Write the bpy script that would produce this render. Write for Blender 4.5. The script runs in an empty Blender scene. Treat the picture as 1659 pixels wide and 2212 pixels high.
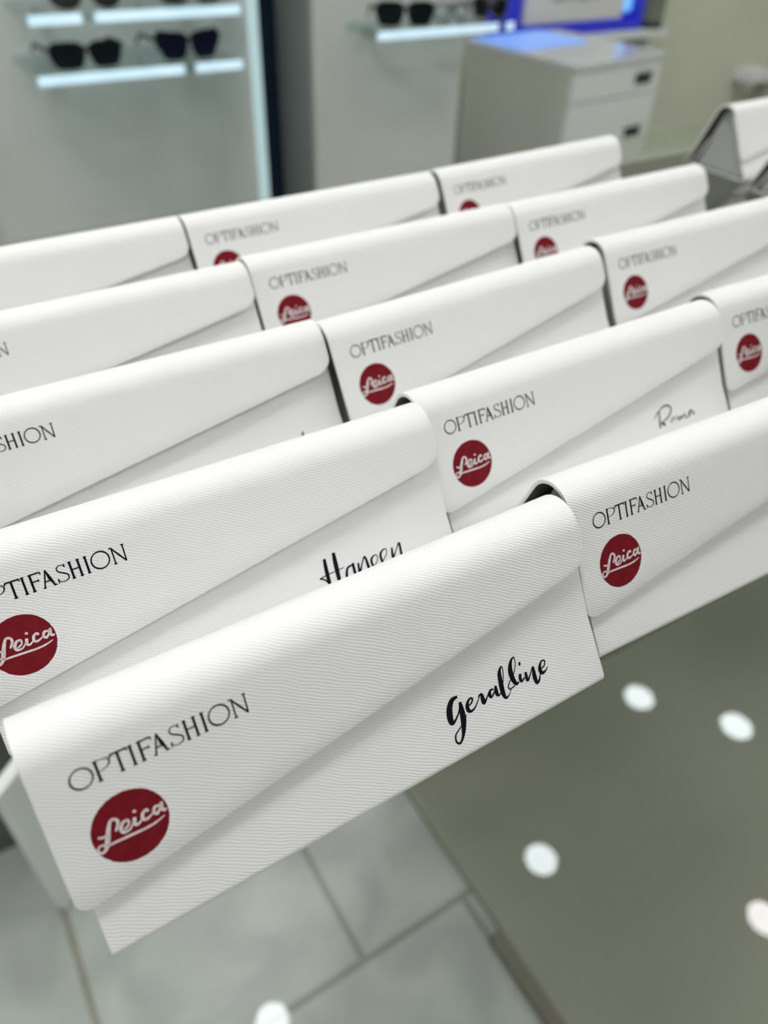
import bpy, bmesh, math, random
from mathutils import Vector, Matrix
random.seed(7)
S = bpy.context.scene
COL = S.collection
T = 0.90            # height of the glass counter top above the floor

# ------------------------------------------------------------------ camera
cam_d = bpy.data.cameras.new('camera')
cam = bpy.data.objects.new('camera', cam_d)
COL.objects.link(cam)
S.camera = cam
R = Vector((0.8506, -0.5251, 0.0286)).normalized()
F = Vector((0.4135, 0.6344, -0.6531)).normalized()
U = R.cross(F).normalized()
R = F.cross(U).normalized()
M = Matrix((R, U, -F)).transposed().to_4x4()
M.translation = Vector((0.0170, -0.0840, 0.1980 + T))
cam.matrix_world = M
cam_d.sensor_fit = 'VERTICAL'
cam_d.sensor_height = 24.0
cam_d.lens = 1648.1 / 2212.0 * 24.0
cam_d.clip_start = 0.01
cam_d.dof.use_dof = True
cam_d.dof.focus_distance = 0.222
cam_d.dof.aperture_fstop = 5.6

# ------------------------------------------------------------------ world, exposure
w = bpy.data.worlds.new('world')
S.world = w
w.use_nodes = True
w.node_tree.nodes['Background'].inputs['Color'].default_value = (0.9, 1.0, 1.0, 1)
w.node_tree.nodes['Background'].inputs['Strength'].default_value = 0.3
S.view_settings.view_transform = 'Standard'
S.view_settings.look = 'None'
S.view_settings.exposure = 0.2
S.view_settings.gamma = 1.0
S.view_settings.use_curve_mapping = False
ADDED_STRENGTH = 9.0
DOWN_STRENGTH = 15.0

# ------------------------------------------------------------------ materials
def mat(name, col, rough=0.5, metal=0.0, spec=0.5, emit=None, estr=0.0):
    m = bpy.data.materials.new(name)
    m.use_nodes = True
    b = m.node_tree.nodes['Principled BSDF']
    b.inputs['Base Color'].default_value = (*col, 1)
    b.inputs['Roughness'].default_value = rough
    b.inputs['Metallic'].default_value = metal
    b.inputs['Specular IOR Level'].default_value = spec
    if emit:
        b.inputs['Emission Color'].default_value = (*emit, 1)
        b.inputs['Emission Strength'].default_value = estr
    return m

def noise_tint(m, c1, c2, scale, lo=0.35, hi=0.65, detail=4.0, coord='Object', stretch=None):
    nt = m.node_tree
    b = nt.nodes['Principled BSDF']
    tc = nt.nodes.new('ShaderNodeTexCoord')
    mp = nt.nodes.new('ShaderNodeMapping')
    if stretch:
        mp.inputs['Scale'].default_value = stretch
    n = nt.nodes.new('ShaderNodeTexNoise')
    n.inputs['Scale'].default_value = scale
    n.inputs['Detail'].default_value = detail
    r = nt.nodes.new('ShaderNodeValToRGB')
    r.color_ramp.elements[0].position = lo
    r.color_ramp.elements[1].position = hi
    r.color_ramp.elements[0].color = (*c1, 1)
    r.color_ramp.elements[1].color = (*c2, 1)
    nt.links.new(tc.outputs[coord], mp.inputs['Vector'])
    nt.links.new(mp.outputs[0], n.inputs['Vector'])
    nt.links.new(n.outputs['Fac'], r.inputs['Fac'])
    nt.links.new(r.outputs['Color'], b.inputs['Base Color'])
    return m

def leatherette(name):
    # white cross-hatched leatherette; UV is in metres on the sheet (u along, v down the face)
    m = mat(name, (0.83, 0.828, 0.828), 0.42, spec=0.4)
    nt = m.node_tree
    N, Lk = nt.nodes, nt.links
    b = N['Principled BSDF']
    uv = N.new('ShaderNodeUVMap')
    uv.uv_map = 'UVMap'
    warp = N.new('ShaderNodeTexNoise')
    warp.inputs['Scale'].default_value = 130.0
    warp.inputs["Detail"].default_value = 3.0
    Lk.new(uv.outputs[0], warp.inputs['Vector'])
    sub = N.new('ShaderNodeVectorMath'); sub.operation = 'SUBTRACT'
    sub.inputs[1].default_value = (0.5, 0.5, 0.5)
    Lk.new(warp.outputs['Color'], sub.inputs[0])
    sc = N.new('ShaderNodeVectorMath'); sc.operation = 'SCALE'
    sc.inputs['Scale'].default_value = 0.0015
    Lk.new(sub.outputs[0], sc.inputs[0])
    add = N.new('ShaderNodeVectorMath'); add.operation = 'ADD'
    Lk.new(uv.outputs[0], add.inputs[0]); Lk.new(sc.outputs[0], add.inputs[1])
    outs = []
    for ang, per in ((31, 0.00084), (-45, 0.00058)):
        a = math.radians(ang)
        dot = N.new('ShaderNodeVectorMath'); dot.operation = 'DOT_PRODUCT'
        k = 2 * math.pi / per
        dot.inputs[1].default_value = (-math.sin(a) * k, math.cos(a) * k, 0)
        Lk.new(add.outputs[0], dot.inputs[0])
        sn = N.new('ShaderNodeMath'); sn.operation = 'SINE'
        Lk.new(dot.outputs['Value'], sn.inputs[0])
        half_ = N.new('ShaderNodeMath'); half_.operation = 'MULTIPLY_ADD'
        half_.inputs[1].default_value = 0.5; half_.inputs[2].default_value = 0.5
        Lk.new(sn.outputs[0], half_.inputs[0])
        pw = N.new('ShaderNodeMath'); pw.operation = 'POWER'; pw.inputs[1].default_value = 0.55
        Lk.new(half_.outputs[0], pw.inputs[0])
        outs.append(pw)
    # patches where one direction or the other dominates
    var = N.new('ShaderNodeTexNoise'); var.inputs['Scale'].default_value = 55.0
    var.inputs['Detail'].default_value = 1.0
    Lk.new(uv.outputs[0], var.inputs['Vector'])
    mr = N.new('ShaderNodeMapRange')
    mr.inputs['From Min'].default_value = 0.3; mr.inputs['From Max'].default_value = 0.7
    mr.inputs['To Min'].default_value = 0.15; mr.inputs['To Max'].default_value = 0.6
    Lk.new(var.outputs['Fac'], mr.inputs['Value'])
    m2 = N.new('ShaderNodeMath'); m2.operation = 'MULTIPLY'
    Lk.new(outs[1].outputs[0], m2.inputs[0]); Lk.new(mr.outputs[0], m2.inputs[1])
    mx = N.new('ShaderNodeMath'); mx.operation = 'ADD'
    Lk.new(outs[0].outputs[0], mx.inputs[0]); Lk.new(m2.outputs[0], mx.inputs[1])
    fine = N.new('ShaderNodeTexNoise'); fine.inputs['Scale'].default_value = 1500.0
    Lk.new(uv.outputs[0], fine.inputs['Vector'])
    ma = N.new('ShaderNodeMath'); ma.operation = 'MULTIPLY_ADD'
    ma.inputs[1].default_value = 0.35
    Lk.new(fine.outputs['Fac'], ma.inputs[0]); Lk.new(mx.outputs[0], ma.inputs[2])
    bp = N.new('ShaderNodeBump')
    bp.inputs['Strength'].default_value = 1.0
    bp.inputs['Distance'].default_value = 0.000078
    Lk.new(ma.outputs[0], bp.inputs['Height'])
    Lk.new(bp.outputs['Normal'], b.inputs['Normal'])
    return m

LEATHER = leatherette('white_saffiano')
LINING = mat('dark_lining', (0.11, 0.11, 0.11), 0.9)
FELT = noise_tint(mat('grey_felt', (0.42, 0.43, 0.43), 0.95, spec=0.1), (0.40, 0.41, 0.41), (0.46, 0.47, 0.47), 900)
INK = mat('black_ink', (0.006, 0.006, 0.011), 0.6, spec=0.08)
RED = noise_tint(mat('red_print', (0.17, 0.006, 0.012), 0.5, spec=0.12), (0.16, 0.005, 0.010), (0.19, 0.008, 0.016), 400)
PRINTW = noise_tint(mat('white_print', (0.75, 0.7, 0.7), 0.45), (0.62, 0.52, 0.53), (0.82, 0.78, 0.78), 1200)
WALLM = noise_tint(mat('beige_paint', (0.6, 0.6, 0.52), 0.8), (0.61, 0.625, 0.52), (0.65, 0.66, 0.55), 3)
WHITEP = noise_tint(mat('white_paint', (0.8, 0.8, 0.78), 0.7), (0.78, 0.79, 0.77), (0.82, 0.82, 0.80), 2)
LAM = noise_tint(mat('grey_white_laminate', (0.6, 0.62, 0.6), 0.45), (0.62, 0.645, 0.62), (0.66, 0.68, 0.655), 5)
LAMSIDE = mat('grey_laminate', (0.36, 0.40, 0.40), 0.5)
PEDM = mat('white_lacquer', (0.76, 0.79, 0.79), 0.35)
PEDSIDE = mat('greige_panel', (0.55, 0.57, 0.52), 0.5)
PEDTOP = mat('glossy_white_top', (0.60, 0.63, 0.65), 0.12, spec=1.0)
NAVY = mat('navy_panel', (0.003, 0.02, 0.055), 0.4)
DARK = mat('dark_recess', (0.02, 0.022, 0.022), 0.6)
BLACKF = mat('black_acetate', (0.005, 0.006, 0.007), 0.35, spec=0.15)
LENSM = mat('smoke_lens', (0.004, 0.009, 0.012), 0.3, spec=0.15)
LENSN = mat('navy_lens', (0.005, 0.005, 0.022), 0.3, spec=0.15)
GREYF = mat('grey_acetate', (0.16, 0.17, 0.17), 0.3)
BROWNF = mat('brown_acetate', (0.07, 0.06, 0.055), 0.3)
OLIVE = noise_tint(mat('olive_board', (0.2, 0.2, 0.165), 0.6), (0.27, 0.28, 0.235), (0.29, 0.285, 0.235), 2.0)
DARKB = mat('dark_olive_plinth', (0.10, 0.105, 0.092), 0.6)
BROWNE = mat('brown_edge', (0.16, 0.145, 0.11), 0.6)
WHITEB = mat('bright_white_board', (0.93, 0.95, 0.95), 0.5)
METAL = mat('brushed_steel', (0.6, 0.6, 0.6), 0.35, metal=1.0)
BLUE = mat('lit_blue_acrylic', (0.008, 0.012, 0.18), 0.3, emit=(0.012, 0.018, 0.42), estr=0.55)
CARD = mat('white_card', (0.68, 0.68, 0.66), 0.6)
SMUDGE = mat('grey_print', (0.42, 0.42, 0.41), 0.6)
GLOWM = mat('pale_blue_painted_glow', (0.2, 0.35, 0.7), 0.4, emit=(0.14, 0.27, 0.70), estr=0.62)  # blue glow on the drawer unit top, put in as emission
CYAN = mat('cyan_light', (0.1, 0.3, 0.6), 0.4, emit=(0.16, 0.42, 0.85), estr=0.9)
LEDEDGE = noise_tint(mat('lit_glass_edge', (0.5, 0.7, 0.8), 0.3, emit=(0.50, 0.70, 0.84), estr=0.7), (0.4, 0.6, 0.7), (0.7, 0.8, 0.85), 14)
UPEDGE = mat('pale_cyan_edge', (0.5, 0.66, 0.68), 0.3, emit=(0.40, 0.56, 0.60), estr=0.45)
ADDEDM = mat('added_panel_light', (1, 1, 1), 0.6, emit=(1.0, 0.995, 0.985), estr=ADDED_STRENGTH)  # emission of the added panels out of view
ADDEDB = mat('bright_added_panel_light', (1, 1, 1), 0.6, emit=(1.0, 1.0, 0.98), estr=ADDED_STRENGTH * 3.35)  # stronger added panel, shapes the shade under the flaps
LAMPM = mat('downlight_diffuser', (1, 1, 1), 0.6, emit=(0.88, 0.97, 1.0), estr=DOWN_STRENGTH)
LAMPW = mat('downlight_diffuser_warm', (1, 1, 1), 0.6, emit=(1.0, 0.95, 0.96), estr=DOWN_STRENGTH)

def glass(name, tint, ior=1.5, rough=0.0):
    m = bpy.data.materials.new(name)
    m.use_nodes = True
    nt = m.node_tree
    nt.nodes.clear()
    o = nt.nodes.new('ShaderNodeOutputMaterial')
    mixn = nt.nodes.new('ShaderNodeMixShader')
    tr = nt.nodes.new('ShaderNodeBsdfTransparent')
    tr.inputs['Color'].default_value = (*tint, 1)
    gl = nt.nodes.new('ShaderNodeBsdfGlossy')
    gl.inputs['Roughness'].default_value = rough
    fr = nt.nodes.new('ShaderNodeFresnel')
    fr.inputs['IOR'].default_value = ior
    ge = nt.nodes.new('ShaderNodeNewGeometry')
    inv = nt.nodes.new('ShaderNodeMath'); inv.operation = 'SUBTRACT'
    inv.inputs[0].default_value = 1.0
    nt.links.new(ge.outputs['Backfacing'], inv.inputs[1])
    mul = nt.nodes.new('ShaderNodeMath'); mul.operation = 'MULTIPLY'
    nt.links.new(fr.outputs[0], mul.inputs[0]); nt.links.new(inv.outputs[0], mul.inputs[1])
    nt.links.new(mul.outputs[0], mixn.inputs[0])
    nt.links.new(tr.outputs[0], mixn.inputs[1])
    nt.links.new(gl.outputs[0], mixn.inputs[2])
    nt.links.new(mixn.outputs[0], o.inputs['Surface'])
    return m
GLASS = glass('counter_glass', (0.945, 0.96, 0.945), ior=1.6)
SHELFG = glass('shelf_glass', (0.86, 0.92, 0.92))
JARM = glass('grey_plastic', (0.62, 0.64, 0.63), rough=0.15)

def floor_material():
    m = mat('marbled_floor_tile', (0.5, 0.5, 0.5), 0.3)
    nt = m.node_tree
    N, Lk = nt.nodes, nt.links
    b = N['Principled BSDF']
    tc = N.new('ShaderNodeTexCoord')
    mp = N.new('ShaderNodeMapping')
    mp.inputs['Location'].default_value = (-0.0585, -0.23, 0)
    br = N.new('ShaderNodeTexBrick')
    br.offset = 0.5
    br.inputs['Scale'].default_value = 1.0
    br.inputs['Brick Width'].default_value = 0.317
    br.inputs['Row Height'].default_value = 0.60
    br.inputs['Mortar Size'].default_value = 0.006
    br.inputs['Mortar Smooth'].default_value = 0.3
    br.inputs['Color1'].default_value = (1, 1, 1, 1)
    br.inputs['Color2'].default_value = (0.95, 0.95, 0.95, 1)
    br.inputs['Mortar'].default_value = (0.60, 0.55, 0.48, 1)
    n = N.new('ShaderNodeTexNoise')
    n.inputs['Scale'].default_value = 9.0
    n.inputs['Detail'].default_value = 5.0
    n.inputs['Distortion'].default_value = 0.8
    r = N.new('ShaderNodeValToRGB')
    r.color_ramp.elements[0].position = 0.35
    r.color_ramp.elements[1].position = 0.68
    r.color_ramp.elements[0].color = (0.36, 0.378, 0.368, 1)
    r.color_ramp.elements[1].color = (0.51, 0.53, 0.515, 1)
    mu = N.new('ShaderNodeMix'); mu.data_type = 'RGBA'; mu.blend_type = 'MULTIPLY'
    mu.inputs['Factor'].default_value = 1.0
    Lk.new(tc.outputs['Object'], mp.inputs['Vector'])
    Lk.new(mp.outputs[0], br.inputs['Vector'])
    Lk.new(tc.outputs['Object'], n.inputs['Vector'])
    Lk.new(n.outputs['Fac'], r.inputs['Fac'])
    Lk.new(r.outputs['Color'], mu.inputs['A'])
    Lk.new(br.outputs['Color'], mu.inputs['B'])
    Lk.new(mu.outputs['Result'], b.inputs['Base Color'])
    return m
FLOORM = floor_material()

# ------------------------------------------------------------------ helpers
def obj(name, bm, m, parent=None, smooth=False):
    me = bpy.data.meshes.new(name)
    bm.normal_update()
    bm.to_mesh(me); bm.free()
    for k in (m if isinstance(m, (list, tuple)) else [m]):
        me.materials.append(k)
    if smooth:
        for p in me.polygons: p.use_smooth = True
    o = bpy.data.objects.new(name, me)
    COL.objects.link(o)
    if parent: o.parent = parent
    return o

def tag(o, label=None, cat=None, group=None, kind=None):
    if label: o['label'] = label
    if cat: o['category'] = cat
    if group: o['group'] = group
    if kind: o['kind'] = kind
    return o

def thing(name, label, cat, loc=(0, 0, 0), rz=0.0, group=None):
    o = bpy.data.objects.new(name, None)
    o.empty_display_size = 0.02
    COL.objects.link(o)
    o.location = loc
    o.rotation_euler = (0, 0, rz)
    return tag(o, label, cat, group)

def add_box(bm, x0, x1, y0, y1, z0, z1, bev=0.0):
    g = bmesh.ops.create_cube(bm, size=1.0)
    bmesh.ops.scale(bm, vec=(x1 - x0, y1 - y0, z1 - z0), verts=g['verts'])
    bmesh.ops.translate(bm, vec=((x0 + x1) / 2, (y0 + y1) / 2, (z0 + z1) / 2), verts=g['verts'])
    if bev > 0:
        es = list({e for v in g['verts'] for e in v.link_edges})
        bmesh.ops.bevel(bm, geom=es, offset=bev, segments=2, profile=0.5, affect='EDGES')
    return bm

def box(name, m, x0, x1, y0, y1, z0, z1, parent=None, bev=0.0):
    return obj(name, add_box(bmesh.new(), x0, x1, y0, y1, z0, z1, bev), m, parent)

def lathe(bm, prof, seg=40, cap=True):
    rings = []
    for r, z in prof:
        rings.append([bm.verts.new((r * math.cos(2 * math.pi * i / seg), r * math.sin(2 * math.pi * i / seg), z)) for i in range(seg)])
    for a, b in zip(rings, rings[1:]):
        for i in range(seg):
            j = (i + 1) % seg
            bm.faces.new((a[i], a[j], b[j], b[i]))
    if cap:
        bm.faces.new(rings[0][::-1]); bm.faces.new(rings[-1])
    return bm

def tube(bm, pts, rx, rz=None, seg=8):
    rz = rz or rx
    pts = [Vector(p) for p in pts]
    rings = []
    for i, p in enumerate(pts):
        t = (pts[min(i + 1, len(pts) - 1)] - pts[max(i - 1, 0)]).normalized()
        up = Vector((0, 0, 1)) if abs(t.z) < 0.9 else Vector((0, 1, 0))
        s = t.cross(up).normalized(); u = s.cross(t).normalized()
        rings.append([bm.verts.new(p + s * (rx * math.cos(2 * math.pi * k / seg)) + u * (rz * math.sin(2 * math.pi * k / seg))) for k in range(seg)])
    for a, b in zip(rings, rings[1:]):
        for k in range(seg):
            l = (k + 1) % seg
            bm.faces.new((a[k], a[l], b[l], b[k]))
    bm.faces.new(rings[0][::-1]); bm.faces.new(rings[-1])
    return bm

# ------------------------------------------------------------------ the room
X0, X1, Y0, Y1, ZC = -2.2, 3.7, -2.7, 2.46, T + 2.0
def struct(name, m, *b, bev=0.0):
    return tag(box(name, m, *b, bev=bev), kind='structure')
struct('floor', FLOORM, X0 - .1, X1 + .1, Y0 - .1, Y1 + .1, -0.08, 0.0)
struct('ceiling', WHITEP, X0 - .1, X1 + .1, Y0 - .1, Y1 + .1, ZC, ZC + 0.08)
struct('wall_back', WALLM, X0, X1, Y1, Y1 + 0.08, 0, ZC)
struct('wall_front', WHITEP, X0, X1, Y0 - 0.08, Y0, 0, ZC)
struct('wall_left', WHITEP, X0 - 0.08, X0, Y0, Y1, 0, ZC)
struct('wall_right', WALLM, X1, X1 + 0.08, Y0, Y1, 0, ZC)
struct('baseboard_back', WHITEP, X0, X1, Y1 - 0.012, Y1, 0, 0.08)

# ------------------------------------------------------------------ ceiling: added light panels, mirrored downlights
def added_panel(x, y, h, m, label):  # unseen panels added as main light; the room itself has only downlights
    t = thing('added_light_panel', label, 'ceiling light', (x, y, ZC), 0, 'added square light panels')
    bm = bmesh.new()
    g = h + 0.015
    for a in ((-g, g, -g, -h), (-g, g, h, g), (-g, -h, -h, h), (h, g, -h, h)):
        add_box(bm, a[0], a[1], a[2], a[3], -0.015, 0.0)
    obj('frame', bm, WHITEP, t)
    box('diffuser', m, -h, h, -h, h, -0.010, -0.002, t)
for x, y, h, m, l in ((-0.24, 0.24, 0.19, ADDEDB, 'small bright square added light panel over the left half of the counter'),
                (-0.95, 0.95, 0.295, ADDEDM, 'square white added light panel left of the glass counter'),
                (2.36, -0.05, 0.295, ADDEDM, 'square white added light panel over the right end of the counter'),
                (0.30, 1.40, 0.295, ADDEDM, 'square white added light panel before the left display shelves'),
                (1.50, 1.60, 0.295, ADDEDM, 'square white added light panel before the middle display column'),
                (3.05, 0.80, 0.295, ADDEDM, 'square white added light panel by the right wall'),
                (0.75, -1.35, 0.23, ADDEDM, 'square white added light panel behind the photographer, on the right'),
                (-0.55, -1.35, 0.23, ADDEDM, 'square white added light panel behind the photographer, on the left')):
    added_panel(x, y, h, m, l)

def downlight(x, y, r, label, m):
    t = thing('downlight', label, 'ceiling light', (x, y, ZC), 0, 'round downlights mirrored in the glass')
    bm = lathe(bmesh.new(), [(r, -0.001), (r + 0.010, -0.001), (r + 0.011, -0.005), (r + 0.009, -0.007), (r, -0.006), (r, -0.001)], 40, cap=False)
    obj('trim_ring', bm, WHITEP, t, True)
    obj('diffuser', lathe(bmesh.new(), [(r * 0.02, -0.004), (r * 0.7, -0.0038), (r - 0.001, -0.003)], 40), m, t)
for x, y, r, l, m in ((1.658, 0.767, 0.050, 'round cool white downlight mirrored in the glass closest to the case corner', LAMPM),
                      (1.858, 0.515, 0.052, 'round cool white downlight mirrored near the right edge of the glass', LAMPM),
                      (0.992, 0.509, 0.046, 'round cool white downlight mirrored in the middle of the open glass', LAMPM),
                      (1.417, 0.064, 0.046, 'round faintly pink downlight mirrored at the lower right of the glass', LAMPW),
                      (0.154, 0.545, 0.040, 'round cool white downlight mirrored at the bottom edge of the glass', LAMPM)):
    downlight(x, y, r, l, m)

# ------------------------------------------------------------------ the glass display counter
ctr = thing('display_counter', 'glass topped display counter under the rows of white glasses cases', 'counter', (0, 0, 0))
GX0, GX1, GY0, GY1 = -0.75, 2.2, -0.42, 0.462
box('glass_top', GLASS, GX0, GX1, GY0, GY1, T - 0.008, T, ctr, bev=0.001)
tag(box('base_board', OLIVE, 0.392, GX1, GY0 + 0.02, GY1 - 0.02, 0.0, 0.012, ctr), 'olive board low inside the counter')
box('base_edge', BROWNE, 0.372, 0.392, GY0 + 0.02, 0.165, 0.0, 0.013, ctr)
box('back_plinth', DARKB, GX0, 0.30, 0.62, 0.66, 0.0, 0.30, ctr)
box('back_board', OLIVE, 0.392, GX1 - .06, GY1 - 0.035, GY1 - 0.02, 0.012, T - 0.012, ctr)
bm = bmesh.new()
add_box(bm, 0, 0.15, -0.008, 0.008, 0.0, 0.30)
o = obj('divider_panel', bm, WHITEB, ctr)
o.location = (-0.103, 0.50, 0.0); o.rotation_euler = (0, 0, math.radians(40))
for lx in (GX0 + .03, GX1 - .05):
    for ly in (GY0 + .03, GY1 - .05):
        box('leg', METAL, lx, lx + .025, ly, ly + .025, 0, T - 0.008, ctr)

# ------------------------------------------------------------------ the glasses cases
L = 0.1594
HB, HH, RR = 0.0358, 0.0617, 0.00998      # sharp apex of the flap plane, fold radius
FL = math.hypot(HB, HH)
DB = 0.0625                                # base depth
N_F = Vector((0, -HH / FL, HB / FL))       # outward normal of the front face
half = math.atan2(HB, HH)
V_T = RR / math.tan(half)                  # where the straight face begins, measured from the apex
ARC_C = Vector((0, HB, HH - RR / math.sin(half)))
# back line: tangent from the fold circle to the back bottom corner
bx, bz = DB - ARC_C.y, 0.002 - ARC_C.z
dd = math.hypot(bx, bz)
ang0 = math.atan2(N_F.z, N_F.y)            # angle of the front normal in (y, z)
ang1 = math.atan2(bz, bx) + math.acos(RR / dd)
ARC_LEN = (ang0 - ang1) * RR
def sheet(s):
    """outer skin of the shell: s<=0 is the front face (s = -(v - V_T)), then the fold, then the back"""
    if s <= 0:
        v = V_T - s
        t = v / FL
        return Vector((0, HB * (1 - t), HH * (1 - t))), N_F
    if s < ARC_LEN:
        a = ang0 - s / RR
        n = Vector((0, math.cos(a), math.sin(a)))
        return ARC_C + n * RR, n
    n = Vector((0, math.cos(ang1), math.sin(ang1)))
    tdir = Vector((0, math.sin(ang1), -math.cos(ang1)))
    return ARC_C + n * RR + tdir * (s - ARC_LEN), n
BACK_LEN = math.sqrt(max(dd * dd - RR * RR, 0))
V_L, V_R = 0.0541, 0.0287                  # lower edge of the flap, left and right end
def flap_edge(u):
    v = V_L + (V_R - V_L) * u / L
    r = 0.0042
    if u < r: v -= r - math.sqrt(max(r * r - (r - u) ** 2, 0))
    r = 0.0062
    if u > L - r: v -= (r - math.sqrt(max(r * r - (r - (L - u)) ** 2, 0))) * 0.85
    return v
def ulist():
    us = [0, .0002, .0006, .0012, .002, .003, .0042]
    us += [.0042 + (L - .0104) * i / 14 for i in range(1, 15)]
    us += [L - .0048, L - .0034, L - .0022, L - .0013, L - .0006, L - .0002, L]
    return us

def shell_mesh():
    bm = bmesh.new()
    uvl = bm.loops.layers.uv.new('UVMap')
    us = ulist()
    cols, params = [], []
    for u in us:
        se = -(flap_edge(u) - V_T)
        ss = [se * (1 - i / 5) for i in range(5)]
        ss += [ARC_LEN * i / 16 for i in range(17)]
        ss += [ARC_LEN + BACK_LEN * i / 3 for i in range(1, 4)]
        c, pr = [], []
        for s in ss:
            p, n = sheet(s)
            c.append(bm.verts.new((u, p.y, p.z))); pr.append((u, V_T - s))
        cols.append(c); params.append(pr)
    for i in range(len(us) - 1):
        for j in range(len(cols[0]) - 1):
            f = bm.faces.new((cols[i][j], cols[i + 1][j], cols[i + 1][j + 1], cols[i][j + 1]))
            f.smooth = True
            for l, q in zip(f.loops, (params[i][j], params[i + 1][j], params[i + 1][j + 1], params[i][j + 1])):
                l[uvl].uv = q
    return bm

OFF = 0.0038                               # the base front sits this far behind the flap plane
BU0, BU1 = 0.0031, L + 0.0001
def base_pt(u, v, off=0.0):
    t = v / FL
    o = OFF - max(v - 0.046, 0.0) / (FL - 0.046) * 0.0031      # the tray flares a little towards its foot
    return Vector((u, HB * (1 - t), HH * (1 - t))) - N_F * (o - off)
def base_mesh():
    # front panel, rounded lower corner, underside, rounded back corner, short back upstand
    prof = []
    pa, pb = base_pt(0, 0.055), base_pt(0, FL)
    dirf = (pb - pa).normalized()
    nb = Vector((0, dirf.z, -dirf.y))
    if nb.y > 0: nb = -nb
    foot = pb + dirf * (pb.z / -dirf.z)      # where the front plane meets the glass
    r = 0.0022
    for v in (0.0185, 0.024, 0.032, 0.040, 0.046, 0.052, 0.060):
        prof.append((base_pt(0, v), v))
    th = math.acos(max(-1, min(1, -nb.z)))
    tang = r * math.tan(th / 2)
    start = foot - dirf * tang
    cen = start - nb * r
    a0 = math.atan2(nb.z, nb.y); a1 = -math.pi / 2
    a0 = a0 if a0 < 0 else a0 - 2 * math.pi
    v0 = (start - Vector((0, HB, HH))).length
    for i in range(9):
        a = a0 + (a1 - a0) * i / 8
        prof.append((cen + Vector((0, math.cos(a), math.sin(a))) * r, v0 + abs(a - a0) * r))
    vv = prof[-1][1]
    yb = DB - 0.0042
    ys = prof[-1][0].y
    for i in range(1, 4):
        y = ys + (yb - 0.002 - ys) * i / 3
        prof.append((Vector((0, y, 0.0)), vv + y - ys))
    vv = prof[-1][1]
    for i in range(1, 6):
        a = -math.pi / 2 + math.radians(100) * i / 5
        prof.append((Vector((0, yb - 0.002 + 0.002 * math.cos(a), 0.002 + 0.002 * math.sin(a))), vv + .002 * i / 3))
    vv = prof[-1][1]
    last = prof[-1][0]
    prof.append((Vector((0, last.y - 0.011, last.z + 0.021)), vv + 0.024))
    bm = bmesh.new()
    uvl = bm.loops.layers.uv.new('UVMap')
    us = [BU0 + (BU1 - BU0) * i / 12 for i in range(13)]
    cols = [[bm.verts.new((u, p.y, p.z)) for p, v in prof] for u in us]
    for i in range(12):
        for j in range(len(prof) - 1):
            f = bm.faces.new((cols[i][j], cols[i][j + 1], cols[i + 1][j + 1], cols[i + 1][j]))
            f.smooth = True
            for l, q in zip(f.loops, ((us[i], prof[j][1]), (us[i], prof[j + 1][1]), (us[i + 1], prof[j + 1][1]), (us[i + 1], prof[j][1]))):
                l[uvl].uv = (q[0] + 0.003, q[1] + 0.0005)
    return bm

def solid(o, th, off, mo=0, mor=0, bev=0.0):
    s = o.modifiers.new('solidify', 'SOLIDIFY')
    s.thickness = th; s.offset = off; s.use_even_offset = True
    s.material_offset = mo; s.material_offset_rim = mor
    if bev:
        b = o.modifiers.new('bevel', 'BEVEL')
        b.width = bev; b.segments = 2; b.limit_method = 'ANGLE'; b.angle_limit = math.radians(50)
    return o

def gusset_mesh(u):
    # triangular end panel, a thin slab just inside the shell
    pts = []
    ins = 0.0024
    pts.append(Vector((0, 0.0062, 0.0018)))
    for i in range(9):
        a = ang0 + (ang1 - ang0) * i / 8
        pts.append(ARC_C + Vector((0, math.cos(a), math.sin(a))) * (RR - 0.0042))
    pts.append(Vector((0, DB - 0.0078, 0.0018)))
    bm = bmesh.new()
    a = [bm.verts.new((u - 0.0006, p.y, p.z)) for p in pts]
    b = [bm.verts.new((u + 0.0006, p.y, p.z)) for p in pts]
    bm.faces.new(a); bm.faces.new(b[::-1])
    for i in range(len(pts)):
        j = (i + 1) % len(pts)
        bm.faces.new((a[j], a[i], b[i], b[j]))
    bmesh.ops.recalc_face_normals(bm, faces=bm.faces[:])
    return bm

# --- lettering: ribbons laid on the face, (u, v) in millimetres
def catmull(pts, n=6):
    if len(pts) < 3: return [tuple(p) for p in pts]
    P = [pts[0]] + list(pts) + [pts[-1]]
    out = []
    for i in range(1, len(P) - 2):
        p0, p1, p2, p3 = P[i - 1], P[i], P[i + 1], P[i + 2]
        for k in range(n):
            t = k / n
            out.append(tuple(0.5 * ((2 * b) + (-a + c) * t + (2 * a - 5 * b + 4 * c - d) * t * t + (-a + 3 * b - 3 * c + d) * t ** 3)
                             for a, b, c, d in zip(p0, p1, p2, p3)))
    out.append(tuple(P[-2]))
    return out
def ribbon(bm, pts, place, smooth=True, w=None, thick=0.00005):
    """pts: (u, v[, width]) in mm"""
    q = [(p[0], p[1], (p[2] if len(p) > 2 else w)) for p in pts]
    q = catmull(q) if smooth else q
    l, r = [], []
    for i, p in enumerate(q):
        a, b = q[max(i - 1, 0)], q[min(i + 1, len(q) - 1)]
        tx, ty = b[0] - a[0], b[1] - a[1]
        m = math.hypot(tx, ty) or 1
        nx, ny = -ty / m, tx / m
        h = max(p[2], 0.02) / 2
        l.append(bm.verts.new(place(p[0] + nx * h, p[1] + ny * h)))
        r.append(bm.verts.new(place(p[0] - nx * h, p[1] - ny * h)))
    for i in range(len(q) - 1):
        try: bm.faces.new((l[i], l[i + 1], r[i + 1], r[i]))
        except ValueError: pass
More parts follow.
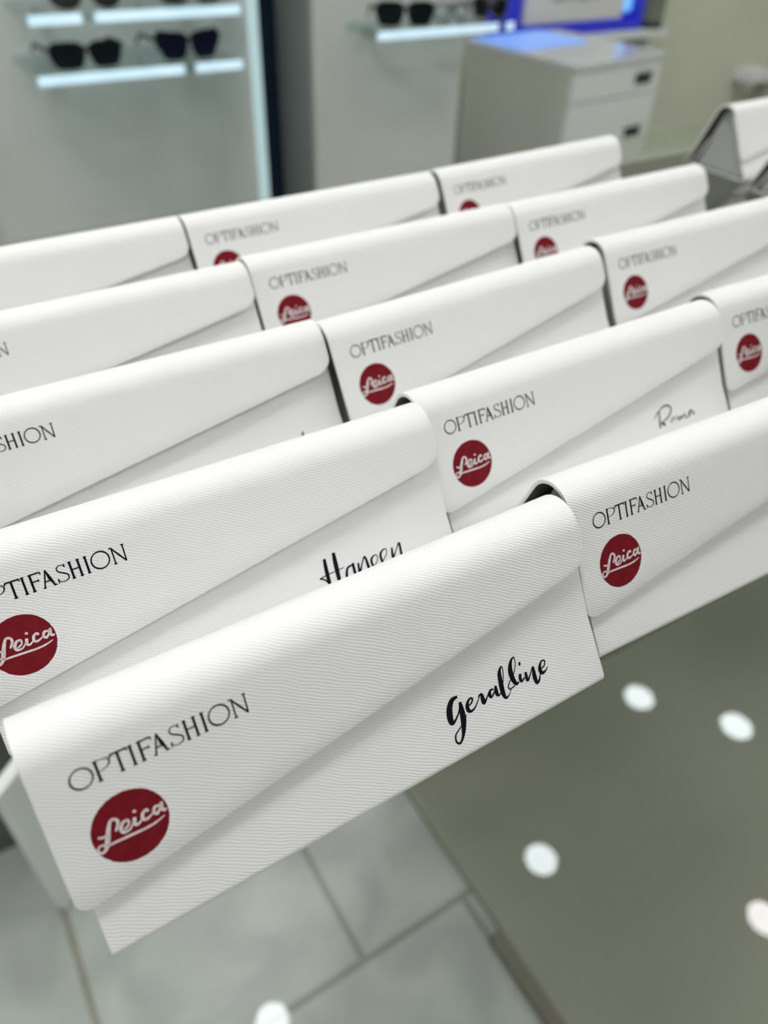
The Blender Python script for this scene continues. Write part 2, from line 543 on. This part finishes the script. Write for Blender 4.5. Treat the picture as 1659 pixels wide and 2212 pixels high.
def flap_place(off):
    def f(u, v):
        t = (v / 1000) / FL
        p = Vector((u / 1000, HB * (1 - t), HH * (1 - t))) + N_F * off
        return p
    return f
def base_place(off):
    def f(u, v):
        return base_pt(u / 1000, v / 1000) + N_F * off
    return f
def fix_up(bm):
    for f in bm.faces:
        f.normal_update()
        if f.normal.dot(N_F) < 0: f.normal_flip()
    return bm

def title_mesh():
    bm = bmesh.new()
    P = flap_place(0.00007)
    t, b = 20.45, 25.45
    thin, med, thk = 0.20, 0.34, 0.48
    BOLD = 1.85
    def seg(a, c, w): ribbon(bm, [(a[0], a[1], w * BOLD), (c[0], c[1], w * BOLD)], P, False)
    def ring(cx, cy, rx, ry):
        n = 40
        pts = []
        for i in range(n + 1):
            a = 2 * math.pi * i / n
            pts.append((cx + rx * math.cos(a), cy + ry * math.sin(a), 0.33 + 0.14 * abs(math.sin(a - 0.9))))
        ribbon(bm, pts, P, False)
    def serif(x, y, w=1.0): seg((x - w / 2, y), (x + w / 2, y), 0.2)
    def stem(x, w=med, s=1.0):
        seg((x, t), (x, b), w); serif(x, t + .08, s); serif(x, b - .08, s)
    ring(10.65, 22.95, 2.45, 2.42)
    stem(14.25)                                             # P
    ribbon(bm, [(14.1, t + .12, .2), (15.8, t + .12, .2), (17.0, t + .5, .36), (17.2, t + 1.3, .42), (16.6, t + 2.2, .3), (15.2, t + 2.65, .2), (14.2, t + 2.65, .2)], P)
    seg((17.6, t + .1), (21.3, t + .1), .26)                # T
    seg((17.65, t), (17.55, t + .75), .2); seg((21.25, t), (21.35, t + .75), .2)
    seg((19.2, t), (19.2, b), med); serif(19.2, b - .08)
    stem(22.1)                                              # I
    stem(24.1)                                              # F
    seg((24.0, t + .1), (26.75, t + .1), .24); seg((26.75, t), (26.85, t + .8), .2)
    seg((24.1, t + 2.25), (25.9, t + 2.25), .2); seg((25.9, t + 1.85), (25.9, t + 2.65), .18)
    seg((28.25, t), (26.85, b), .22)                        # A with a filled right leg
    ribbon(bm, [(28.25, t, .3), (28.8, t + 2.6, .95), (29.65, b, .42)], P, False)
    seg((27.4, t + 3.3), (29.0, t + 3.3), .2)
    serif(26.85, b - .08, .8); serif(29.7, b - .08, 1.0)
    ribbon(bm, [(33.3, t + .95, .22), (32.9, t + .25, .24), (32.0, t + .12, .26), (31.2, t + .7, .34), (31.4, t + 1.7, .4), (32.6, t + 2.5, .46),
                (33.6, t + 3.3, .42), (33.5, t + 4.4, .34), (32.3, t + 4.9, .26), (31.3, t + 4.6, .24), (30.8, t + 3.7, .22)], P)   # S
    seg((33.3, t), (33.35, t + 1.0), .18); seg((30.8, b), (30.75, t + 3.7), .18)
    stem(34.85, med, .9); stem(37.1, med, .9); seg((34.85, t + 2.4), (37.1, t + 2.4), .2)   # H
    stem(39.15, med, .9)                                    # I
    ring(42.95, 22.85, 2.5, 2.5)
    seg((46.65, t), (46.65, b), .22); serif(46.65, b - .08, .9); serif(46.3, t + .08, .8)   # N
    ribbon(bm, [(46.5, t, .4), (48.1, t + 2.5, .52), (49.75, b, .4)], P, False)
    seg((49.85, t), (49.75, b), .22); serif(49.85, t + .08, .9)
    return fix_up(bm)

DU, DV, DRR = 16.68, 38.64, 8.69
def disc_mesh():
    bm = bmesh.new()
    P = flap_place(0.00006)
    rnd = random.Random(3)
    n = 96
    c = bm.verts.new(P(DU, DV))
    ring = []
    for i in range(n):
        a = 2 * math.pi * i / n
        r = DRR + rnd.uniform(-0.06, 0.06)
        ring.append(bm.verts.new(P(DU + r * math.cos(a), DV + r * math.sin(a))))
    for i in range(n):
        bm.faces.new((c, ring[i], ring[(i + 1) % n]))
    return fix_up(bm)
def script_mesh():
    bm = bmesh.new()
    P = flap_place(0.00013)
    w = .72
    ribbon(bm, [(13.3, 38.3, .5), (14.35, 36.6, .7), (14.05, 35.45, .7), (12.98, 35.35, .7), (11.95, 37.2, .95), (11.15, 39.3, 1.15), (10.3, 41.1, .9), (9.2, 41.75, .6), (8.5, 40.75, .55), (9.15, 39.95, .5), (10.3, 40.2, .6), (11.2, 40.7, .6)], P)
    ribbon(bm, [(9.4, 37.75, .55), (10.1, 38.2, .6), (11.2, 38.3, .5)], P)
    ribbon(bm, [(10.97, 40.68, .55), (13.44, 40.75, .62), (16.96, 40.92, .62), (19.78, 41.0, .6), (22.04, 40.75, .52), (24.15, 40.15, .3)], P)
    ribbon(bm, [(15.1, 38.9, .5), (16.3, 38.15, .5), (16.4, 37.05, .6), (15.3, 37.1, .75), (14.45, 38.3, .85), (14.8, 39.4, .75), (16.2, 39.4, .5), (17.4, 38.2, .4)], P)
    ribbon(bm, [(17.95, 37.2, .75), (17.55, 38.6, .85), (18.1, 39.2, .6), (19.2, 38.6, .4)], P)
    ribbon(bm, [(18.5, 35.5, .7), (18.2, 36.1, .8)], P, False)
    ribbon(bm, [(21.05, 37.4, .6), (20.85, 36.75, .65), (19.9, 37.2, .75), (19.5, 38.4, .8), (20.2, 39.0, .7), (21.4, 38.6, .45), (22.0, 38.2, .4)], P)
    ribbon(bm, [(23.9, 37.3, .6), (22.75, 37.15, .75), (22.15, 38.2, .75), (22.8, 38.9, .7), (23.75, 37.9, .5), (24.35, 36.75, .7), (24.1, 38.4, .8), (24.6, 38.95, .6), (25.0, 38.6, .3)], P)
    return fix_up(bm)

def name_long():          # nine brushed letters
    bm = bmesh.new()
    P = base_place(0.00009)
    R_ = lambda pts: ribbon(bm, pts, P)
    R_([(107.7, 50.4, .7), (105.8, 50.6, 1.4), (104.3, 52.4, 1.9), (103.6, 54.9, 2.0), (103.7, 56.7, 1.5), (104.9, 56.5, .7), (106.8, 54.7, .5), (108.0, 52.6, .8)])
    R_([(108.0, 52.2, .9), (107.8, 54.4, 1.6), (107.5, 57.2, 1.9), (106.7, 59.9, 1.5), (105.7, 62.0, .9), (104.3, 63.3, .7), (103.3, 62.4, .6), (103.7, 60.5, .5), (105.5, 59.3, .35), (107.7, 57.8, .3), (108.8, 56.6, .25)])
    R_([(109.5, 54.5, .4), (111.3, 54.2, .5), (112.1, 53.1, .6), (111.2, 52.7, .6), (110.0, 53.9, 1.1), (109.8, 55.5, 1.3), (110.6, 56.3, .8), (112.1, 55.9, .5), (113.8, 54.3, .3), (114.5, 53.4, .3)])
    R_([(114.1, 53.4, .4), (115.3, 53.2, .9), (115.35, 54.6, 1.4), (115.4, 55.8, 1.3), (116.4, 55.3, .6), (117.7, 53.9, .3)])
    R_([(119.8, 53.6, .4), (118.6, 53.4, .7), (117.9, 54.5, 1.2), (118.4, 55.4, .7), (119.9, 54.2, .4), (120.55, 53.0, .7), (120.35, 55.0, 1.3), (120.7, 56.0, .7), (121.7, 55.7, .3)])
    R_([(121.9, 55.5, .3), (123.6, 52.6, .3), (124.5, 49.4, .3), (124.2, 48.4, .4), (123.1, 49.9, 1.2), (122.6, 53.0, 1.6), (122.4, 55.9, 1.5), (122.9, 57.8, .8), (124.4, 57.3, .3), (125.4, 56.0, .25)])
    R_([(126.9, 55.7, .4), (125.1, 56.0, .4), (124.7, 55.1, .4), (125.7, 53.8, .35), (127.1, 52.9, .3), (129.0, 50.2, .3), (129.3, 47.7, .35), (127.9, 48.4, .9), (126.9, 50.7, 1.6), (126.9, 53.4, 1.6), (127.6, 55.4, 1.1), (128.7, 55.2, .4)])
    R_([(129.8, 53.2, .9), (129.4, 54.5, 1.1), (129.6, 55.5, .8), (131.0, 54.9, .35)])
    R_([(130.75, 49.8, .7), (130.4, 50.8, .8)])
    R_([(131.8, 53.5, .8), (131.6, 55.0, 1.1), (131.8, 56.2, .8), (133.4, 54.6, .4), (134.7, 53.2, .7), (134.4, 56.0, 1.5), (134.6, 58.2, 1.1), (135.7, 57.8, .7), (136.6, 56.2, .3)])
    R_([(136.5, 54.9, .4), (138.6, 54.6, .45), (139.3, 53.1, .5), (138.0, 52.9, .6), (136.9, 54.7, 1.2), (137.3, 56.2, 1.2), (138.6, 56.2, .6), (139.8, 55.3, .3)])
    return fix_up(bm)
def name_slant():         # thin pen name, upper half shows above the front case
    bm = bmesh.new()
    P = base_place(0.00009)
    R_ = lambda pts: ribbon(bm, [(p[0], p[1] + (max(p[1] - 54.6, 0) * 1.4), p[2] * 1.45) for p in pts], P)
    R_([(109.75, 47.9, .7), (109.35, 51.5, .95), (109.0, 55.4, .9)])
    R_([(113.5, 47.0, .8), (113.1, 51, 1.1), (112.6, 55.8, .9)])
    R_([(106.2, 53.75, .3), (109.1, 53.3, .22), (112, 53.2, .22), (115.55, 53.0, .2)])
    R_([(106.2, 53.8, .3), (107.6, 54.4, .35), (108.9, 55.2, .4)])
    R_([(118.8, 53.3, .4), (116.8, 53.7, .5), (115.7, 55.3, .7), (116.2, 56.6, .5), (118.2, 55.6, .3)])
    R_([(119.1, 52.7, .6), (118.9, 55.4, .75), (119.6, 56.5, .4)])
    R_([(121.0, 53.4, .5), (120.6, 55.5, .6), (122.5, 53.8, .3), (124.0, 52.3, .5), (124.3, 55.4, .75), (124.8, 56.4, .4)])
    R_([(126.0, 55.5, .25), (127.8, 54.9, .2), (128.5, 53.6, .25), (127.6, 52.95, .3), (125.9, 54.3, .6), (126.2, 56.2, .5)])
    R_([(129.5, 55.3, .25), (131.9, 54.3, .2), (132.45, 52.6, .25), (131.3, 52.25, .35), (129.7, 53.9, .65), (130.0, 56.2, .5)])
    R_([(134.7, 52.7, .5), (134.1, 55.2, .6), (136.1, 54.0, .25), (137.9, 52.1, .5), (137.6, 55.2, .65), (138.2, 56.4, .4)])
    return fix_up(bm)
def name_short():         # light script of five letters with a big looped capital
    bm = bmesh.new()
    P = base_place(0.00009)
    R_ = lambda pts: ribbon(bm, [(p[0], p[1], p[2] * 1.3) for p in pts], P)
    R_([(114.0, 49.6, .25), (115.6, 48.4, .3), (117.4, 47.4, .5), (117.0, 50, .55), (116.1, 54.1, .8)])
    R_([(117.2, 47.6, .3), (119.2, 46.4, .4), (121.1, 45.9, .5), (123.5, 46.2, .6), (124.8, 48.0, .55), (122.9, 50.5, .5), (119.9, 51.7, .4), (118.0, 52.2, .35)])
    R_([(117.6, 52.2, .9), (119.3, 53.9, .9)])
    R_([(123.3, 53.9, .5), (123.4, 52.9, .4), (125.4, 52.1, .4), (125.6, 53.6, .3)])
    R_([(127.2, 51.8, .4), (127.9, 53.8, .6), (129.6, 52.5, .35), (129.7, 53.6, .5), (132.0, 52.3, .35), (132.1, 54.0, .5), (133.6, 54.0, .3)])
    R_([(136.5, 51.9, .4), (135.2, 52.1, .4), (134.2, 54.0, .6), (136.6, 51.9, .4), (137.3, 53.8, .6), (138.2, 53.2, .2)])
    return fix_up(bm)
DOT1 = (141.16, 50.08, .5)
def name_dot():           # only the tip of a pen stroke shows
    bm = bmesh.new()
    P = base_place(0.00009)
    ribbon(bm, [DOT1, (DOT1[0] - .5, DOT1[1] + 1.0, .9), (DOT1[0] - 1.6, DOT1[1] + 5.0, .8)], P)
    return fix_up(bm)

proto = thing('glasses_case', None, 'glasses case', (0, 0, T))
sh = solid(obj('outer_flap', shell_mesh(), [LEATHER, LINING], proto), 0.0015, -1.0, 1, 0, 0.00045)
bs = solid(obj('base_tray', base_mesh(), [LEATHER, LINING], proto), 0.0014, -1.0, 1, 0, 0.0003)
for u in (BU0 + 0.0032, BU1 - 0.0032):
    obj('end_panel', gusset_mesh(u), FELT, proto)
tt = obj('lettering', title_mesh(), INK, proto); tt['label'] = 'thin black serif capitals'
ds = obj('round_badge', disc_mesh(), RED, proto); ds['label'] = 'dark red round badge'
sc = obj('badge_script', script_mesh(), PRINTW, ds); sc['label'] = 'white looped script'
parts_print = {tt.name, ds.name}

def copy_case(loc, rz, printed=True):
    r = proto.copy(); COL.objects.link(r)
    r.location = loc; r.rotation_euler = (0, 0, rz)
    for ch in list(proto.children):
        if not printed and ch.name in parts_print: continue
        if ch.name.startswith('owner_name'): continue
        c = ch.copy(); COL.objects.link(c); c.parent = r
        for g in ch.children:
            d = g.copy(); COL.objects.link(d); d.parent = c
    return r
G = 'white glasses cases in rows on the glass counter'
CASES = [
    ('B', .1608, .0070, -.0376, 'white glasses case right of the frontmost one, whole red badge, bare glass below it'),
    ('C', -.0094, .0664, -.0125, 'white glasses case directly behind the frontmost one, with a slanted pen name half hidden'),
    ('D', .1508, .0715, .0054, 'white glasses case in the second row with a light five letter script name'),
    ('E', .3130, .0769, -.0311, 'white glasses case cut by the right photo edge, right of the five letter script name'),
    ('F', -.0117, .1385, -.0007, 'white glasses case at the left edge, third row, only its last printed letters showing'),
    ('G', .1498, .1354, .0519, 'white glasses case in the third row, middle of three, fully visible red badge'),
    ('H', .3144, .1487, -.0007, 'white glasses case in the third row, rightmost, dark gap along its left end'),
    ('I', -.0133, .2050, .0136, 'white glasses case at the left of the fourth row, one last printed letter showing'),
    ('J', .1477, .2112, .0086, 'white glasses case in the middle of the fourth row, bottom of its badge hidden'),
    ('K', .3078, .2115, .0148, 'white glasses case at the right of the fourth row, right end over bare glass'),
    ('L', -.0194, .2738, .0130, 'white glasses case at the left of the back row, blank face, no print showing'),
    ('M', .1416, .2758, .0190, 'white glasses case in the middle of the back row, between two seams'),
    ('N', .3062, .2801, .0507, 'white glasses case at the right of the back row, ending below the drawer unit'),
    ('O', .6185, .3127, .0300, 'white glasses case standing apart at the right, grey triangular end showing'),
    ('P', .6090, .2400, .0300, 'white glasses case at the right edge, in front of the one with grey triangular end'),
]
tag(proto, 'white glasses case at the very front, fully in view, with a thick black brushed name', 'glasses case', G)
made = {'A': proto}
for k, x, y, rz, lab in CASES:
    made[k] = tag(copy_case((x, y, T), rz, k not in 'OP'), lab, 'glasses case', G)
for k, f in (('A', name_long), ('C', name_slant), ('D', name_short), ('F', name_dot)):
    o = obj('owner_name', f(), INK, made[k])
    o['label'] = 'handwritten black name'

# ------------------------------------------------------------------ left display wall and shelves
def rel(z): return T + z
dp = thing('display_wall', 'pale grey wall display panel with glass sunglasses shelves, upper left', 'display panel', (0.20, 1.785, 0))
box('back_panel', LAM, 0.0, 0.56, 0.0, 0.03, 0, rel(0.75), dp)
box('side_upright', LAM, 0.533, 0.556, -0.20, 0.0, 0, rel(0.75), dp)
box('upright_edge', UPEDGE, 0.533, 0.556, -0.206, -0.20, 0, rel(0.75), dp, bev=0.001)
tag(dp.children[-1], 'pale cyan glowing upright edge')

def glass_shelf(x0, x1, y0, y1, z, label, gap):
    t = thing('glass_shelf', label, 'shelf', (x0, y1, rel(z)), 0, 'glass sunglasses shelves')
    box('shelf_board', SHELFG, 0, x1 - x0, y0 - y1 + 0.004, 0, -0.012, 0, t, bev=0.001)
    for a, b in ((0, gap - .012), (gap + .012, x1 - x0)):
        o = box('lit_edge', LEDEDGE, a, b, y0 - y1, y0 - y1 + 0.004, -0.0155, 0.0005, t, bev=0.001)
        o['label'] = 'glowing pale blue front edge'
    for f in (0.14, 0.86):
        box('bracket', METAL, (x1 - x0) * f - .008, (x1 - x0) * f + .008, -0.05, 0.0, -0.024, -0.012, t, bev=0.002)
    return t
glass_shelf(0.311, 0.712, 1.572, 1.785, -0.128, 'glass shelf with a lit edge carrying two pairs of dark sunglasses, lower left', .29)
glass_shelf(0.320, 0.722, 1.585, 1.785, -0.036, 'glass shelf with a lit edge at the top left corner of the photo', .105)

tag(box('navy_panel', NAVY, 0.765, 0.918, 1.845, 1.875, 0, rel(0.75)), 'dark navy upright panel in the gap between the two pale display panels', 'panel')

d2 = thing('display_column', 'pale grey display column in the middle of the background with one glass shelf', 'display panel', (0.918, 1.655, 0))
box('front_panel', LAM, 0.0, 0.412, 0.0, 0.02, 0, rel(0.75), d2, bev=0.001)
box('side_panel', LAMSIDE, 0.0, 0.02, 0.02, 0.19, 0, rel(0.75), d2)
box('side_panel', LAMSIDE, 0.392, 0.412, 0.02, 0.19, 0, rel(0.75), d2)
glass_shelf(1.000, 1.368, 1.515, 1.655, -0.088, 'glass shelf with a lit edge on the middle display column, under dark glasses', .335)

# ------------------------------------------------------------------ sunglasses
def lens_outline(w, h, style):
    n = 28
    pts = []
    for i in range(n):
        a = 2 * math.pi * i / n
        c, s = math.cos(a), math.sin(a)
        e = 0.55 if style != 'round' else 0.85
        x = math.copysign(abs(c) ** e, c) * w / 2
        z = math.copysign(abs(s) ** e, s) * h / 2
        if style == 'cat' and z > 0: z += max(c, 0) * h * 0.18
        if z < 0: x *= 0.86
        if style == 'cat' and z < 0 and c > 0: x *= 0.84
        pts.append((x, z))
    return pts
def sunglasses(name_label, loc, rz, style, fm, lm, wd=0.142, lh=0.042, group=None, tl=1.0):
    t = thing('sunglasses', name_label, 'sunglasses', loc, rz, group)
    lw = wd * 0.385
    cxs = wd * 0.245
    zc = lh / 2 + 0.006
    bm = bmesh.new()
    for sgn in (-1, 1):
        out = lens_outline(lw + 0.009, lh + 0.009, style); inn = lens_outline(lw, lh, style)
        yb = lambda x: 0.010 * ((x) / (wd / 2)) ** 2
        ring = []
        for (ox, oz), (ix, iz) in zip(out, inn):
            vs = []
            for (px, pz), dy in (((ox, oz), 0), ((ix, iz), 0), ((ix, iz), .004), ((ox, oz), .004)):
                X = sgn * (cxs + px)
                vs.append(bm.verts.new((X, yb(X) + dy, zc + pz)))
            ring.append(vs)
        for i in range(len(ring)):
            a, b = ring[i], ring[(i + 1) % len(ring)]
            for k in range(4):
                l = (k + 1) % 4
                bm.faces.new((a[k], b[k], b[l], a[l]))
    bmesh.ops.recalc_face_normals(bm, faces=bm.faces[:])
    tube(bm, [(-0.014, .001, zc + lh * .22), (-0.006, -.001, zc + lh * .30), (0.006, -.001, zc + lh * .30), (0.014, .001, zc + lh * .22)], .003, .004)
    obj('frame', bm, fm, t, True)
    for sgn in (-1, 1):
        bm = bmesh.new()
        pts = lens_outline(lw + .001, lh + .001, style)
        fr = [bm.verts.new((sgn * (cxs + x), 0.010 * ((cxs + x) / (wd / 2)) ** 2 + .0012, zc + z)) for x, z in pts]
        bk = [bm.verts.new((sgn * (cxs + x), 0.010 * ((cxs + x) / (wd / 2)) ** 2 + .0028, zc + z)) for x, z in pts]
        bm.faces.new(fr); bm.faces.new(bk[::-1])
        for i in range(len(pts)):
            j = (i + 1) % len(pts)
            bm.faces.new((fr[i], bk[i], bk[j], fr[j]))
        bmesh.ops.recalc_face_normals(bm, faces=bm.faces[:])
        obj('lens', bm, lm, t)
    for sgn in (-1, 1):
        x = sgn * wd / 2
        bm = tube(bmesh.new(), [(x * .97, .010, zc + lh * .30), (x, .016, zc + lh * .30), (x * 1.0, .06 * tl, zc + lh * .28), (x * .97, .10 * tl, zc + lh * .2), (x * .95, .125 * tl, zc - lh * .1), (x * .94, .138 * tl, zc - lh * .35)], .0022, .0042)
        obj('temple', bm, fm, t, True)
    return t
SGZ = rel(-0.1275)
sunglasses('black square sunglasses with dark green lenses, left pair on the lower left shelf', (0.414, 1.600, SGZ), 0.03, 'square', BLACKF, LENSM, .146, .036)
sunglasses('black cat eye sunglasses with navy lenses, right pair on the lower left shelf', (0.617, 1.606, SGZ), 0.0, 'cat', BLACKF, LENSN, .140, .040)
SGZ2 = rel(-0.0355)
sunglasses('dark sunglasses at the top left, left pair on the top shelf, lens bottoms showing', (0.435, 1.612, SGZ2), 0.0, 'round', BLACKF, mat('dark_grey_lens', (0.02, 0.02, 0.02), 0.2), .150, .046)
sunglasses('black sunglasses on the top left shelf, right pair, just a lens bottom in view', (0.640, 1.625, SGZ2), 0.0, 'square', BLACKF, LENSN, .145, .042)
SGZ3 = rel(-0.0875)
sunglasses('black sunglasses turned sideways on the middle column shelf', (1.085, 1.542, SGZ3), -0.32, 'square', BLACKF, LENSM, .140, .038, tl=.55)
sunglasses('grey framed glasses on the middle column shelf, between the black and the brown pair', (1.225, 1.560, SGZ3), 0.1, 'round', GREYF, SHELFG, .112, .030, tl=.6)
sunglasses('brown framed glasses at the right end of the middle column shelf', (1.330, 1.560, SGZ3), -0.5, 'square', BROWNF, LENSM, .085, .036, tl=.5)

# ------------------------------------------------------------------ drawer unit, bench, blue display
pz = rel(-0.2615)
pd = thing('drawer_unit', 'white drawer unit with a glossy top and dark recessed handles, by the beige wall', 'drawer unit', (1.866, 1.80, 0), math.radians(6))
PW, PD_ = 0.428, 0.475
box('carcass', PEDSIDE, 0.0, PW, 0.018, PD_, 0.03, pz - 0.022, pd, bev=0.001)
tag(box('top', PEDTOP, -0.002, PW + 0.002, -0.002, PD_, pz - 0.022, pz, pd, bev=0.002), 'glossy white top')
zs = [(pz - 0.025, pz - 0.108), (pz - 0.112, pz - 0.268), (pz - 0.272, 0.05)]
for a, b in zs:
    dr = box('drawer', PEDM, 0.002, PW - 0.002, 0.0, 0.017, b, a, pd, bev=0.0015)
    hz = (b + 0.042) if a - b < 0.2 else a - 0.08
    hb = bmesh.new()
    add_box(hb, PW * .70, PW * .70 + 0.082, -0.0015, 0.003, hz - 0.016, hz + 0.016, 0.001)
    add_box(hb, PW * .70 - 0.004, PW * .70 + 0.086, -0.006, 0.0, hz + 0.014, hz + 0.018, 0.001)
    o = obj('handle', hb, DARK, dr)
    o['label'] = 'dark recessed handle'
for fx in (0.03, PW - 0.06):
    for fy in (0.04, PD_ - 0.07):
        box('foot', DARK, fx, fx + .03, fy, fy + .03, 0, 0.03, pd)

glw = thing('painted_blue_glow', 'thin plate standing in for the blue glow on the rear of the drawer unit top', 'painted glow', (1.866, 1.80, pz), math.radians(6))  # added plate in place of the blue light falling on the top
box('glow_plate', GLOWM, 0.005, 0.33, 0.24, 0.465, 0.0, 0.006, glw, bev=0.001)
bn = thing('bench', 'low white bench behind the drawer unit carrying the blue display', 'bench', (1.96, 2.35, 0))
box('seat_board', PEDM, 0, 0.885, -0.02, 0.10, rel(-0.318), rel(-0.293), bn)
for x in (0.02, 0.81):
    box('leg', PEDM, x, x + .03, 0.0, 0.09, 0, rel(-0.318), bn)
bl = thing('blue_display_box', 'glowing blue framed display box holding a white card, top of the photo', 'display box', (2.012, 2.355, rel(-0.293)))
bm = bmesh.new()
BWD, BH = 0.705, 0.50
for a in ((0, BWD, 0, .07, 0, .035), (0, BWD, 0, .07, BH - .03, BH), (0, .085, 0, .07, .035, BH - .03), (BWD - .03, BWD, 0, .07, .035, BH - .03)):
    add_box(bm, *a)
add_box(bm, .085, BWD - .03, .05, .07, .035, BH - .03)
obj('frame', bm, BLUE, bl)
cd = box('card', CARD, .115, .60, .012, .045, .040, BH - .05, bl, bev=0.001)
sm = bmesh.new()
for i, (a, b) in enumerate(((.24, .30), (.31, .35), (.36, .42), (.43, .47))):
    add_box(sm, a, b, .010, .0125, .105 + .006 * (i % 2), .135 + .006 * (i % 2))
obj('faint_print', sm, SMUDGE, cd)
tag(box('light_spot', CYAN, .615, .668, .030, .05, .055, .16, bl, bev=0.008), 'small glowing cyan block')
jar = thing('storage_jar', 'grey translucent jar at the right of the blue display box', 'jar', (2.785, 2.385, rel(-0.293)))
obj('jar_body', lathe(bmesh.new(), [(.050, 0.0), (.055, .004), (.056, .22), (.050, .235), (.050, .25)], 32), JARM, jar, True)
obj('jar_base', lathe(bmesh.new(), [(.057, 0.0), (.058, .004), (.057, .012), (.055, .012)], 32), DARK, jar, True)
obj('lid', lathe(bmesh.new(), [(.054, .25), (.056, .253), (.056, .275), (.050, .28)], 32), GREYF, jar, True)
ws = thing('wall_shelf', 'small white shelf on the back wall at the right edge of the photo', 'shelf', (3.515, 2.459, 0))
box('board', PEDM, 0, .17, -.11, 0, rel(-.55), rel(-.505), ws, bev=.003)
box('bracket', METAL, .03, .05, -.09, 0, rel(-.60), rel(-.55), ws)
box('bracket', METAL, .13, .15, -.09, 0, rel(-.60), rel(-.55), ws)
